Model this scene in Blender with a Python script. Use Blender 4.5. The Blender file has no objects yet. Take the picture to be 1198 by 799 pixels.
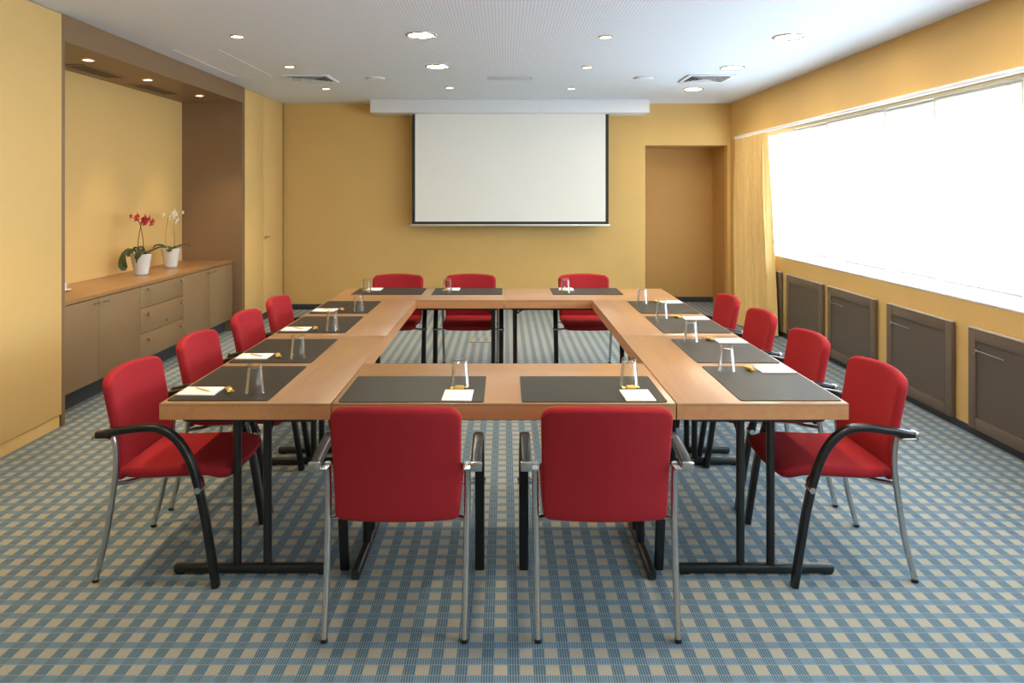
import bpy, bmesh, math, random
from mathutils import Vector, Matrix
random.seed(7)
PI = math.pi
scene = bpy.context.scene
COL = scene.collection

# ------------------------------------------------------------------ materials
def lin(c):
    out = []
    for v in c:
        v = v / 255.0
        out.append(v / 12.92 if v <= 0.04045 else ((v + 0.055) / 1.055) ** 2.4)
    return (out[0], out[1], out[2], 1.0)

def new_mat(name):
    m = bpy.data.materials.new(name)
    m.use_nodes = True
    nt = m.node_tree
    b = nt.nodes['Principled BSDF']
    return m, nt, b

def N(nt, kind, **kw):
    n = nt.nodes.new(kind)
    for k, v in kw.items():
        setattr(n, k, v)
    return n

def mth(nt, op, a, b=None, c=None):
    n = nt.nodes.new('ShaderNodeMath'); n.operation = op
    for i, v in enumerate((a, b, c)):
        if v is None: continue
        if isinstance(v, (int, float)): n.inputs[i].default_value = v
        else: nt.links.new(v, n.inputs[i])
    return n.outputs[0]

def mixc(nt, fac, a, b):
    n = nt.nodes.new('ShaderNodeMix'); n.data_type = 'RGBA'
    for s, v in ((n.inputs[0], fac), (n.inputs[6], a), (n.inputs[7], b)):
        if isinstance(v, (int, float, tuple)): s.default_value = v
        else: nt.links.new(v, s)
    return n.outputs[2]

def simple(name, rgb, rough=0.6, metal=0.0, noise=0.04, scale=30.0, bump=0.0, bscale=200.0, spec=0.5, sheen=0.0, coat=0.0):
    m, nt, b = new_mat(name)
    b.inputs['Roughness'].default_value = rough
    b.inputs['Metallic'].default_value = metal
    b.inputs['Specular IOR Level'].default_value = spec
    b.inputs['Coat Weight'].default_value = coat
    b.inputs['Sheen Weight'].default_value = sheen
    tc = N(nt, 'ShaderNodeTexCoord')
    c = lin(rgb)
    nz = N(nt, 'ShaderNodeTexNoise'); nz.inputs['Scale'].default_value = scale; nz.inputs['Detail'].default_value = 4
    nt.links.new(tc.outputs['Object'], nz.inputs['Vector'])
    lo = tuple(max(0, v * (1 - noise * 1.6)) for v in c[:3]) + (1,)
    hi = tuple(min(1, v * (1 + noise * 1.6)) for v in c[:3]) + (1,)
    nt.links.new(mixc(nt, nz.outputs['Fac'], lo, hi), b.inputs['Base Color'])
    if bump > 0:
        n2 = N(nt, 'ShaderNodeTexNoise'); n2.inputs['Scale'].default_value = bscale
        nt.links.new(tc.outputs['Object'], n2.inputs['Vector'])
        bp = N(nt, 'ShaderNodeBump'); bp.inputs['Strength'].default_value = bump; bp.inputs['Distance'].default_value = 0.002
        nt.links.new(n2.outputs['Fac'], bp.inputs['Height']); nt.links.new(bp.outputs[0], b.inputs['Normal'])
    return m

def wood(name, dark, light, rough=0.35, along=0):
    m, nt, b = new_mat(name)
    tc = N(nt, 'ShaderNodeTexCoord')
    mp = N(nt, 'ShaderNodeMapping')
    sc = [22.0, 22.0, 22.0]; sc[along] = 1.2
    mp.inputs['Scale'].default_value = sc
    nt.links.new(tc.outputs['Object'], mp.inputs['Vector'])
    nz = N(nt, 'ShaderNodeTexNoise'); nz.inputs['Scale'].default_value = 1.6; nz.inputs['Detail'].default_value = 6; nz.inputs['Roughness'].default_value = 0.6
    nt.links.new(mp.outputs[0], nz.inputs['Vector'])
    n2 = N(nt, 'ShaderNodeTexNoise'); n2.inputs['Scale'].default_value = 0.25; n2.inputs['Detail'].default_value = 2
    nt.links.new(mp.outputs[0], n2.inputs['Vector'])
    f = mth(nt, 'ADD', mth(nt, 'MULTIPLY', nz.outputs['Fac'], 0.6), mth(nt, 'MULTIPLY', n2.outputs['Fac'], 0.4))
    r = N(nt, 'ShaderNodeValToRGB'); r.color_ramp.elements[0].position = 0.3; r.color_ramp.elements[1].position = 0.7
    r.color_ramp.elements[0].color = lin(dark); r.color_ramp.elements[1].color = lin(light)
    nt.links.new(f, r.inputs[0]); nt.links.new(r.outputs[0], b.inputs['Base Color'])
    b.inputs['Roughness'].default_value = rough
    b.inputs['Specular IOR Level'].default_value = 0.8
    return m

def emit(name, rgb, strength):
    m, nt, b = new_mat(name)
    b.inputs['Base Color'].default_value = (0.9, 0.9, 0.9, 1)
    b.inputs['Emission Color'].default_value = rgb + (1,)
    b.inputs['Emission Strength'].default_value = strength
    return m

def carpet_mat():
    m, nt, b = new_mat('carpet')
    tc = N(nt, 'ShaderNodeTexCoord'); sp = N(nt, 'ShaderNodeSeparateXYZ')
    nt.links.new(tc.outputs['Object'], sp.inputs[0])
    PX, PY = 0.0875, 0.09
    u = mth(nt, 'FRACT', mth(nt, 'DIVIDE', mth(nt, 'ADD', sp.outputs[0], 0.012 + PX * 0.5 + PX * 200), PX))
    v = mth(nt, 'FRACT', mth(nt, 'DIVIDE', mth(nt, 'ADD', sp.outputs[1], -2.455 + PY * 0.5 + PY * 200), PY))
    du = mth(nt, 'ABSOLUTE', mth(nt, 'SUBTRACT', u, 0.5))
    dv = mth(nt, 'ABSOLUTE', mth(nt, 'SUBTRACT', v, 0.5))
    incol = mth(nt, 'LESS_THAN', du, 0.26)
    inrow = mth(nt, 'LESS_THAN', dv, 0.28)
    sq = mth(nt, 'MULTIPLY', incol, inrow)
    # ribs: fine lengthwise cords
    rib = mth(nt, 'FRACT', mth(nt, 'MULTIPLY', u, 10.0))
    ribl = mth(nt, 'LESS_THAN', rib, 0.42)
    tuft = N(nt, 'ShaderNodeTexNoise'); tuft.inputs['Scale'].default_value = 420; tuft.inputs['Detail'].default_value = 2
    nt.links.new(tc.outputs['Object'], tuft.inputs['Vector'])
    wear = N(nt, 'ShaderNodeTexNoise'); wear.inputs['Scale'].default_value = 2.5; wear.inputs['Detail'].default_value = 5
    nt.links.new(tc.outputs['Object'], wear.inputs['Vector'])
    BEIGE, BEIGE2 = lin((166, 161, 145)), lin((148, 143, 128))
    DARK, CORD, MID = lin((66, 94, 108)), lin((132, 150, 166)), lin((86, 114, 130))
    beige = mixc(nt, tuft.outputs['Fac'], BEIGE2, BEIGE)
    inblue = mixc(nt, mth(nt, 'MULTIPLY', ribl, 0.55), DARK, CORD)       # between squares of one row
    across = mixc(nt, mth(nt, 'MULTIPLY', ribl, 0.75), MID, CORD)        # bands between rows
    crossing = mixc(nt, mth(nt, 'MULTIPLY', ribl, 0.7), DARK, CORD)
    bandc = mixc(nt, incol, crossing, across)
    base = mixc(nt, inrow, bandc, inblue)
    base = mixc(nt, sq, base, beige)
    edge = mth(nt, 'MULTIPLY', mth(nt, 'LESS_THAN', dv, 0.32), mth(nt, 'GREATER_THAN', dv, 0.28))
    base = mixc(nt, mth(nt, 'MULTIPLY', edge, 0.5), base, lin((150, 160, 166)))
    hsv = N(nt, 'ShaderNodeHueSaturation')
    nt.links.new(base, hsv.inputs['Color'])
    nt.links.new(mth(nt, 'ADD', 0.82, mth(nt, 'MULTIPLY', mth(nt, 'ADD', wear.outputs['Fac'], tuft.outputs['Fac']), 0.18)), hsv.inputs['Value'])
    nt.links.new(hsv.outputs[0], b.inputs['Base Color'])
    b.inputs['Roughness'].default_value = 0.95; b.inputs['Specular IOR Level'].default_value = 0.15
    b.inputs['Sheen Weight'].default_value = 0.30; b.inputs['Sheen Roughness'].default_value = 0.35
    bp = N(nt, 'ShaderNodeBump'); bp.inputs['Strength'].default_value = 0.4; bp.inputs['Distance'].default_value = 0.003
    nt.links.new(tuft.outputs['Fac'], bp.inputs['Height']); nt.links.new(bp.outputs[0], b.inputs['Normal'])
    return m

def ceiling_mat():
    m, nt, b = new_mat('perforated_ceiling')
    tc = N(nt, 'ShaderNodeTexCoord'); sp = N(nt, 'ShaderNodeSeparateXYZ')
    nt.links.new(tc.outputs['Object'], sp.inputs[0])
    P = 0.0235
    u = mth(nt, 'SUBTRACT', mth(nt, 'FRACT', mth(nt, 'DIVIDE', mth(nt, 'ADD', sp.outputs[0], 40), P)), 0.5)
    v = mth(nt, 'SUBTRACT', mth(nt, 'FRACT', mth(nt, 'DIVIDE', mth(nt, 'ADD', sp.outputs[1], 40), P)), 0.5)
    d = mth(nt, 'SQRT', mth(nt, 'ADD', mth(nt, 'MULTIPLY', u, u), mth(nt, 'MULTIPLY', v, v)))
    hole = mth(nt, 'LESS_THAN', d, 0.25)
    nt.links.new(mixc(nt, hole, lin((230, 238, 250)), lin((192, 199, 210))), b.inputs['Base Color'])
    b.inputs['Roughness'].default_value = 0.8
    return m

def sheer_mat():
    m = bpy.data.materials.new('sheer_fabric'); m.use_nodes = True
    nt = m.node_tree; nt.nodes.clear()
    out = N(nt, 'ShaderNodeOutputMaterial')
    tr = N(nt, 'ShaderNodeBsdfTransparent'); tr.inputs[0].default_value = (0.97, 0.97, 0.96, 1)
    tl = N(nt, 'ShaderNodeBsdfTranslucent'); tl.inputs[0].default_value = (0.90, 0.89, 0.85, 1)
    df = N(nt, 'ShaderNodeBsdfDiffuse'); df.inputs[0].default_value = (0.88, 0.87, 0.84, 1)
    tc = N(nt, 'ShaderNodeTexCoord'); mp = N(nt, 'ShaderNodeMapping'); mp.inputs['Scale'].default_value = (1, 1.6, 55)
    nt.links.new(tc.outputs['Object'], mp.inputs['Vector'])
    nz = N(nt, 'ShaderNodeTexNoise'); nz.inputs['Scale'].default_value = 1.0; nz.inputs['Detail'].default_value = 3
    nt.links.new(mp.outputs[0], nz.inputs['Vector'])
    fac = mth(nt, 'ADD', 0.10, mth(nt, 'MULTIPLY', nz.outputs['Fac'], 0.40))
    m1 = N(nt, 'ShaderNodeMixShader'); m1.inputs[0].default_value = 0.30
    nt.links.new(tl.outputs[0], m1.inputs[1]); nt.links.new(df.outputs[0], m1.inputs[2])
    m2 = N(nt, 'ShaderNodeMixShader')
    nt.links.new(fac, m2.inputs[0]); nt.links.new(m1.outputs[0], m2.inputs[1]); nt.links.new(tr.outputs[0], m2.inputs[2])
    nt.links.new(m2.outputs[0], out.inputs[0])
    return m

def pane_mat():
    m = bpy.data.materials.new('window_glass'); m.use_nodes = True
    nt = m.node_tree; nt.nodes.clear()
    out = N(nt, 'ShaderNodeOutputMaterial')
    tr = N(nt, 'ShaderNodeBsdfTransparent'); gl = N(nt, 'ShaderNodeBsdfGlossy'); gl.inputs['Roughness'].default_value = 0.02
    mx = N(nt, 'ShaderNodeMixShader'); mx.inputs[0].default_value = 0.06
    nt.links.new(tr.outputs[0], mx.inputs[1]); nt.links.new(gl.outputs[0], mx.inputs[2]); nt.links.new(mx.outputs[0], out.inputs[0])
    return m

def glass_mat():
    m = bpy.data.materials.new('tumbler_glass'); m.use_nodes = True
    nt = m.node_tree; nt.nodes.clear()
    out = N(nt, 'ShaderNodeOutputMaterial')
    tr = N(nt, 'ShaderNodeBsdfTransparent'); tr.inputs[0].default_value = (0.985, 0.99, 0.988, 1)
    gl = N(nt, 'ShaderNodeBsdfGlossy'); gl.inputs['Roughness'].default_value = 0.03
    lw = N(nt, 'ShaderNodeLayerWeight'); lw.inputs['Blend'].default_value = 0.30
    mx = N(nt, 'ShaderNodeMixShader')
    nt.links.new(mth(nt, 'ADD', mth(nt, 'MULTIPLY', lw.outputs['Fresnel'], 0.55), 0.005), mx.inputs[0])
    nt.links.new(tr.outputs[0], mx.inputs[1]); nt.links.new(gl.outputs[0], mx.inputs[2]); nt.links.new(mx.outputs[0], out.inputs[0])
    return m

def fabric(name, rgb, k=900):
    m = simple(name, rgb, rough=0.9, noise=0.10, scale=260, bump=0.35, bscale=k, spec=0.15, sheen=0.0)
    return m

def grille_mat(name, rgb):
    m, nt, b = new_mat(name)
    tc = N(nt, 'ShaderNodeTexCoord'); sp = N(nt, 'ShaderNodeSeparateXYZ')
    nt.links.new(tc.outputs['Object'], sp.inputs[0])
    P = 0.008
    u = mth(nt, 'SUBTRACT', mth(nt, 'FRACT', mth(nt, 'DIVIDE', mth(nt, 'ADD', sp.outputs[1], 40), P)), 0.5)
    v = mth(nt, 'SUBTRACT', mth(nt, 'FRACT', mth(nt, 'DIVIDE', mth(nt, 'ADD', sp.outputs[2], 40), P)), 0.5)
    d = mth(nt, 'SQRT', mth(nt, 'ADD', mth(nt, 'MULTIPLY', u, u), mth(nt, 'MULTIPLY', v, v)))
    c = lin(rgb)
    nt.links.new(mixc(nt, mth(nt, 'LESS_THAN', d, 0.3), c, tuple(x * 0.45 for x in c[:3]) + (1,)), b.inputs['Base Color'])
    b.inputs['Roughness'].default_value = 0.5
    return m

M = {}
M['carpet'] = carpet_mat()
M['ceiling'] = ceiling_mat()
M['wall'] = simple('yellow_wall_paint', (219, 180, 110), 0.75, noise=0.03, scale=3, bump=0.08, bscale=350)
M['wallpanel'] = simple('yellow_lacquer_panel', (229, 191, 123), 0.5, noise=0.015, scale=2)
M['ochre'] = simple('ochre_recess', (196, 152, 88), 0.75, noise=0.03, scale=3)  # deeper yellow-brown than the room walls
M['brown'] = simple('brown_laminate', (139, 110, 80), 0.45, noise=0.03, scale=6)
M['cabinet'] = simple('taupe_laminate', (142, 116, 86), 0.42, noise=0.03, scale=8)
M['cabtop_lit'] = simple('taupe_laminate_lit', (158, 118, 76), 0.32, noise=0.03, scale=8)  # same laminate as the fronts, warm spotlight glare put into the colour
M['seam'] = simple('dark_seam', (50, 40, 30), 0.8)
M['louvre'] = simple('dark_brown_louvre', (92, 72, 50), 0.6)
M['slate'] = simple('slate_skirting', (56, 64, 70), 0.6)
M['white'] = simple('white_lacquer', (232, 233, 238), 0.5, noise=0.01)
M['screen'] = simple('matte_projection_fabric', (244, 243, 237), 0.9, noise=0.01)
M['black'] = simple('black_border', (40, 40, 38), 0.7)
M['steel_black'] = simple('black_powder_coat', (30, 32, 34), 0.35, noise=0.05)
M['arm_black'] = simple('black_arm_plastic', (22, 23, 26), 0.28, noise=0.05)
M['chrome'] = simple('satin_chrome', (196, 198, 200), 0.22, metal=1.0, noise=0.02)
M['red'] = fabric('red_upholstery', (160, 40, 46))
M['beech'] = wood('beech_top', (153, 113, 74), (171, 132, 93), 0.29)
M['beech_edge'] = wood('beech_edge', (190, 126, 76), (208, 146, 94), 0.4)
M['mat'] = simple('dark_leather_mat', (47, 44, 37), 0.5, spec=0.3, noise=0.05, scale=200, bump=0.15, bscale=700)
M['paper'] = simple('white_paper', (240, 238, 236), 0.8, noise=0.01)
M['gold'] = simple('gold_foil', (224, 180, 92), 0.35, metal=0.55, noise=0.1, scale=60)
M['pencil'] = simple('pale_pencil_wood', (222, 190, 130), 0.5)
M['lead'] = simple('graphite_tip', (50, 50, 52), 0.5)
M['glass'] = glass_mat()
M['pane'] = pane_mat()
M['sheer'] = sheer_mat()
M['hem'] = simple('white_hem_tape', (236, 234, 226), 0.85, noise=0.01)
M['curtain'] = simple('yellow_curtain_cloth', (224, 190, 122), 0.85, noise=0.04, scale=20, bump=0.1, bscale=500, sheen=0.2)
M['rad'] = simple('bronze_radiator_frame', (108, 92, 76), 0.42, noise=0.03)
M['radg'] = grille_mat('bronze_radiator_grille', (102, 90, 78))
M['ceramic'] = simple('white_ceramic', (236, 234, 228), 0.22, noise=0.01)
M['soil'] = simple('bark_soil', (70, 50, 34), 0.95, noise=0.3, scale=120, bump=0.8, bscale=90)
M['leaf'] = simple('dark_green_leaf', (62, 78, 40), 0.35, noise=0.15, scale=25)
M['stem'] = simple('dark_orchid_stem', (110, 62, 44), 0.6, noise=0.1)
M['stemg'] = simple('pale_orchid_stem', (170, 150, 76), 0.6, noise=0.1)
M['petal_red'] = simple('crimson_petal', (200, 34, 62), 0.6, noise=0.1)
M['petal_white'] = simple('white_petal', (244, 238, 222), 0.6, noise=0.05)
M['petal_eye'] = simple('orchid_throat', (220, 170, 60), 0.6)
M['vent'] = simple('grey_vent_metal', (196, 200, 204), 0.5)
M['ventdark'] = simple('dark_duct', (104, 108, 112), 0.8)
M['lamp'] = emit('downlight_diffuser', (1.0, 0.86, 0.66), 125.0)
M['spot'] = emit('halogen_capsule', (1.0, 0.78, 0.48), 20.0)
M['rim'] = simple('brushed_brass_rim', (190, 168, 128), 0.3, metal=0.8)
M['alu'] = simple('pale_aluminium', (214, 212, 206), 0.4, metal=0.6)
M['winframe'] = simple('white_window_frame', (235, 235, 232), 0.5)

# ------------------------------------------------------------------ helpers
def BM(): return bmesh.new()

def finish(bm, name, mat, parent=None, ang=35, mats=None):
    bmesh.ops.recalc_face_normals(bm, faces=bm.faces)
    me = bpy.data.meshes.new(name)
    bm.to_mesh(me); bm.free()
    for p in me.polygons: p.use_smooth = True
    me.set_sharp_from_angle(angle=math.radians(ang))
    for mm in (mats or [mat]): me.materials.append(mm)
    o = bpy.data.objects.new(name, me)
    COL.objects.link(o)
    if parent is not None: o.parent = parent
    return o

def box(bm, x0, x1, y0, y1, z0, z1, bev=0.0, seg=2):
    r = bmesh.ops.create_cube(bm, size=1.0)
    vs = r['verts']
    for v in vs:
        v.co = Vector(((x0 + x1) / 2 + v.co.x * (x1 - x0), (y0 + y1) / 2 + v.co.y * (y1 - y0), (z0 + z1) / 2 + v.co.z * (z1 - z0)))
    if bev > 0:
        es = list({e for v in vs for e in v.link_edges})
        bmesh.ops.bevel(bm, geom=es, offset=bev, segments=seg, profile=0.5, affect='EDGES')
    return vs

def smooth_path(pts, n=6):
    P = [Vector(p) for p in pts]
    out = []
    for i in range(len(P) - 1):
        p0 = P[max(i - 1, 0)]; p1 = P[i]; p2 = P[i + 1]; p3 = P[min(i + 2, len(P) - 1)]
        for k in range(n):
            t = k / n
            out.append(0.5 * ((2 * p1) + (-p0 + p2) * t + (2 * p0 - 5 * p1 + 4 * p2 - p3) * t * t + (-p0 + 3 * p1 - 3 * p2 + p3) * t ** 3))
    out.append(P[-1])
    return out

def sweep(bm, path, prof, ref=None, scale=None):
    """prof: list of (a,b) in the (side, up) frame; ref: fixed side axis or None"""
    path = [Vector(p) for p in path]
    rings = []
    side = None
    for i, p in enumerate(path):
        t = (path[min(i + 1, len(path) - 1)] - path[max(i - 1, 0)]).normalized()
        if ref is not None:
            s = Vector(ref); s = (s - t * s.dot(t)).normalized()
        else:
            if side is None:
                h = Vector((0, 0, 1)) if abs(t.z) < 0.9 else Vector((1, 0, 0))
                s = (h - t * h.dot(t)).normalized()
            else:
                s = (side - t * side.dot(t)).normalized()
            side = s
        u = t.cross(s)
        k = scale[i] if scale else 1.0
        rings.append([bm.verts.new(p + s * a * k + u * b * k) for a, b in prof])
    n = len(prof)
    for i in range(len(rings) - 1):
        for j in range(n):
            bm.faces.new((rings[i][j], rings[i][(j + 1) % n], rings[i + 1][(j + 1) % n], rings[i + 1][j]))
    bm.faces.new(rings[0][::-1]); bm.faces.new(rings[-1])

def circ(r, n=12): return [(r * math.cos(2 * PI * k / n), r * math.sin(2 * PI * k / n)) for k in range(n)]
def rrect(w, h, r, n=4):
    out = []
    for cx, cy, a0 in ((w / 2 - r, h / 2 - r, 0), (-w / 2 + r, h / 2 - r, 90), (-w / 2 + r, -h / 2 + r, 180), (w / 2 - r, -h / 2 + r, 270)):
        for k in range(n + 1):
            a = math.radians(a0 + 90 * k / n)
            out.append((cx + r * math.cos(a), cy + r * math.sin(a)))
    return out

def tube(bm, pts, r, n=12, smooth=0):
    sweep(bm, smooth_path(pts, smooth) if smooth else pts, circ(r, n))

def lathe(bm, prof, cx=0, cy=0, n=32, closed=False):
    """prof: list of (r,z)"""
    rings = []
    for r, z in prof:
        if r < 1e-6: rings.append([bm.verts.new((cx, cy, z))])
        else: rings.append([bm.verts.new((cx + r * math.cos(2 * PI * k / n), cy + r * math.sin(2 * PI * k / n), z)) for k in range(n)])
    pairs = list(zip(rings, rings[1:]))
    if closed: pairs.append((rings[-1], rings[0]))
    for a, b in pairs:
        for k in range(n):
            k2 = (k + 1) % n
            if len(a) == 1 and len(b) == 1: continue
            if len(a) == 1: bm.faces.new((a[0], b[k], b[k2]))
            elif len(b) == 1: bm.faces.new((a[k], a[k2], b[0]))
            else: bm.faces.new((a[k], a[k2], b[k2], b[k]))

def sheet(bm, grid, thick):
    """grid[i][j] of Vectors -> closed slab, offset along the vertex normals by thick"""
    ni, nj = len(grid), len(grid[0])
    def nrm(i, j):
        a = grid[min(i + 1, ni - 1)][j] - grid[max(i - 1, 0)][j]
        b = grid[i][min(j + 1, nj - 1)] - grid[i][max(j - 1, 0)]
        n = a.cross(b)
        return n.normalized() if n.length > 1e-9 else Vector((0, 0, 1))
    A = [[bm.verts.new(grid[i][j] + nrm(i, j) * thick * 0.5) for j in range(nj)] for i in range(ni)]
    B = [[bm.verts.new(grid[i][j] - nrm(i, j) * thick * 0.5) for j in range(nj)] for i in range(ni)]
    for i in range(ni - 1):
        for j in range(nj - 1):
            bm.faces.new((A[i][j], A[i + 1][j], A[i + 1][j + 1], A[i][j + 1]))
            bm.faces.new((B[i][j], B[i][j + 1], B[i + 1][j + 1], B[i + 1][j]))
    loop = [(i, 0) for i in range(ni)] + [(ni - 1, j) for j in range(1, nj)] + [(i, nj - 1) for i in range(ni - 2, -1, -1)] + [(0, j) for j in range(nj - 2, 0, -1)]
    for k in range(len(loop)):
        (a, b), (c, d) = loop[k], loop[(k + 1) % len(loop)]
        bm.faces.new((A[a][b], B[a][b], B[c][d], A[c][d]))
    return [e for e in bm.edges]

def tag(o, label, cat, group=None, kind=None):
    o['label'] = label; o['category'] = cat
    if group: o['group'] = group
    if kind: o['kind'] = kind
    return o

def thing(name, label, cat, loc=(0, 0, 0), rz=0.0, group=None):
    o = bpy.data.objects.new(name, None)
    o.empty_display_size = 0.1
    COL.objects.link(o); o.location = loc; o.rotation_euler = (0, 0, rz)
    return tag(o, label, cat, group)

def kids(o): return [c for c in bpy.data.objects if c.parent == o]

def dup(root, loc, rz=0.0, label=None, group=None):
    def rec(o, parent):
        c = o.copy(); COL.objects.link(c)
        if parent is not None: c.parent = parent
        for ch in kids(o): rec(ch, c)
        return c
    r = rec(root, None)
    r.location = loc; r.rotation_euler = (0, 0, rz)
    if label: r['label'] = label
    if group: r['group'] = group
    return r

def struct(name, bm, mat, label=None, cat=None):
    o = finish(bm, name, mat)
    o['kind'] = 'structure'
    if label: o['label'] = label
    if cat: o['category'] = cat
    return o

# ------------------------------------------------------------------ room shell
XL, XN, XR = -3.04, -3.74, 3.115       # left front plane, niche back, right wall
YB, YF = 10.07, -4.5                   # screen wall, wall behind the camera
ZC = 2.835

b = BM(); box(b, -4.0, 3.7, YF - 0.2, 11.1, -0.12, 0.0)
struct('floor', b, M['carpet'], 'blue grey carpet with rows of small beige squares', 'floor')
b = BM(); box(b, -4.0, 3.7, YF - 0.2, 11.1, ZC, ZC + 0.12)
struct('ceiling', b, M['ceiling'], 'white perforated ceiling over the meeting room', 'ceiling')
# back wall with the recess
b = BM()
RX0, RX1, RZ = 1.94, 3.07, 2.26
box(b, -4.0, RX0, YB, YB + 0.12, 0, ZC)
box(b, RX0, RX1, YB, YB + 0.12, RZ, ZC)
box(b, RX1, 3.7, YB, YB + 0.12, 0, ZC)
struct('wall_back', b, M['wall'], 'yellow wall behind the projection screen', 'wall')
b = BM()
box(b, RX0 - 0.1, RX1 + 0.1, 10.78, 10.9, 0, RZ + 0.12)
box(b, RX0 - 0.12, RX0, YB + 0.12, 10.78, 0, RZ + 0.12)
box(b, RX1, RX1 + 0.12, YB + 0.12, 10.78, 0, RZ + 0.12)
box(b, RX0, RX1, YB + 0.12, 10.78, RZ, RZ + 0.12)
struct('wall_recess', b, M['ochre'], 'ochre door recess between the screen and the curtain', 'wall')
b = BM(); box(b, -4.0, 3.7, YF - 0.12, YF, 0, ZC)
struct('wall_front', b, M['wall'])
b = BM(); box(b, XN - 0.15, XN, YF, YB, 0, ZC); box(b, XN, XL, YF, 2.9, 0, ZC)
struct('wall_left', b, M['wallpanel'], 'pale yellow wall at the back of the sideboard niche', 'wall')
# niche: end wall, bulkhead
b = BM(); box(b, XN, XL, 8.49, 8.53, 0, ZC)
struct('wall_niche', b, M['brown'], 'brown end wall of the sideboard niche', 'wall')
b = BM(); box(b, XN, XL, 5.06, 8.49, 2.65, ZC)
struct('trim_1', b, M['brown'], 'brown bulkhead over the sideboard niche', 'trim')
b = BM(); box(b, XL + 0.0, RX0, YB - 0.015, YB, 0, 0.075, 0.003); box(b, RX1, XR, YB - 0.015, YB, 0, 0.075, 0.003); box(b, RX0, RX1, 10.765, 10.78, 0, 0.075)
struct('baseboard_back', b, M['slate'], 'dark grey skirting along the screen wall', 'baseboard')

# right wall: parapet, bulkhead, piers at the ends
WZ0, WZ1 = 0.89, 2.36
WY0, WY1 = -4.1, 9.75  # near stretch is unseen, lengthened behind the camera for more daylight
b = BM()
box(b, XR, 3.55, YF, YB, 0, WZ0 - 0.014)
box(b, XR, 3.55, YF, YB, WZ1, ZC)
box(b, XR, 3.55, WY1, YB, WZ0 - 0.014, WZ1)
box(b, XR, 3.55, YF, WY0, WZ0 - 0.014, WZ1)
struct('wall_right', b, M['wall'], 'yellow parapet and header around the long window', 'wall')
b = BM(); box(b, XR - 0.004, 3.44, WY0, WY1, WZ0 - 0.014, WZ0, 0.003)
struct('trim_2', b, M['white'], 'white sill under the long window', 'sill')
b = BM(); box(b, XR - 0.008, XR, YF, YB, 0, 0.05)
struct('baseboard_right', b, M['slate'], 'dark grey skirting under the radiator covers', 'baseboard')
# window: five framed lights in one band
nwin = 8
dw = (WY1 - WY0) / nwin
for k in range(nwin):
    y0, y1 = WY0 + k * dw, WY0 + (k + 1) * dw
    b = BM()
    for a in ((y0, y0 + 0.05, WZ0, WZ1), (y1 - 0.05, y1, WZ0, WZ1), (y0 + 0.05, y1 - 0.05, WZ0, WZ0 + 0.06), (y0 + 0.05, y1 - 0.05, WZ1 - 0.20, WZ1)):
        box(b, 3.44, 3.50, a[0], a[1], a[2], a[3], 0.004)
    w = finish(b, 'window_%d' % (k + 1), M['winframe']); w['kind'] = 'structure'
    b = BM(); box(b, 3.466, 3.474, y0 + 0.05, y1 - 0.05, WZ0 + 0.06, WZ1 - 0.20)
    finish(b, 'pane', M['pane'], w)

# ------------------------------------------------------------------ tall cupboards on the niche side
t = thing('tall_cupboard', 'tall yellow cupboard beside the sideboard at the open end of the room', 'cupboard', (XL, 5.06, 0))
b = BM(); box(b, XN - XL, -0.022, -2.16, -0.042, 0.10, ZC - 0.002); finish(b, 'carcass', M['wallpanel'], t)
b = BM(); box(b, -0.02, 0.004, -1.62, -0.042, 0.085, ZC - 0.006, 0.002); finish(b, 'door', M['wallpanel'], t)
b = BM(); box(b, -0.02, 0.004, -2.16, -1.626, 0.085, ZC - 0.006, 0.002); finish(b, 'door', M['wallpanel'], t)
b = BM(); box(b, XN - XL, -0.004, -2.16, -0.055, 0.0, 0.08); finish(b, 'plinth', M['wallpanel'], t)
b = BM(); box(b, XN - XL, 0.002, -0.04, 0.0, 0.0, ZC - 0.002, 0.001); o = finish(b, 'end_panel', M['brown'], t); o['label'] = 'brown end panel'

t = thing('tall_cupboard', 'two door yellow cupboard in the corner by the screen wall', 'cupboard', (XL, 8.53, 0))
b = BM(); box(b, XN - XL, -0.022, 0.0, YB - 8.53 - 0.002, 0.06, ZC - 0.002); finish(b, 'carcass', M['wallpanel'], t)
for y0, y1 in ((0.03, 0.708), (0.712, 1.495)):
    b = BM(); box(b, -0.02, 0.003, y0, y1, 0.085, ZC - 0.006, 0.002); d = finish(b, 'door', M['wallpanel'], t)
    if y0 > 0.5:
        b = BM(); tube(b, [(0.003, y0 + 0.05, 1.045), (0.035, y0 + 0.05, 1.045)], 0.006); tube(b, [(0.035, y0 - 0.02, 1.045), (0.035, y0 + 0.12, 1.045)], 0.007)
        o = finish(b, 'handle', M['rim'], d)
b = BM(); box(b, XN - XL, -0.004, 0.0, YB - 8.53 - 0.002, 0.0, 0.08); finish(b, 'plinth', M['slate'], t)
for y0, y1 in ((0.0, 0.026), (1.498, 1.524)):
    b = BM(); box(b, -0.02, 0.006, y0, y1, 0.085, ZC - 0.003, 0.001); o = finish(b, 'edge_strip', M['brown'], t); o['label'] = 'brown edge strip'

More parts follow.
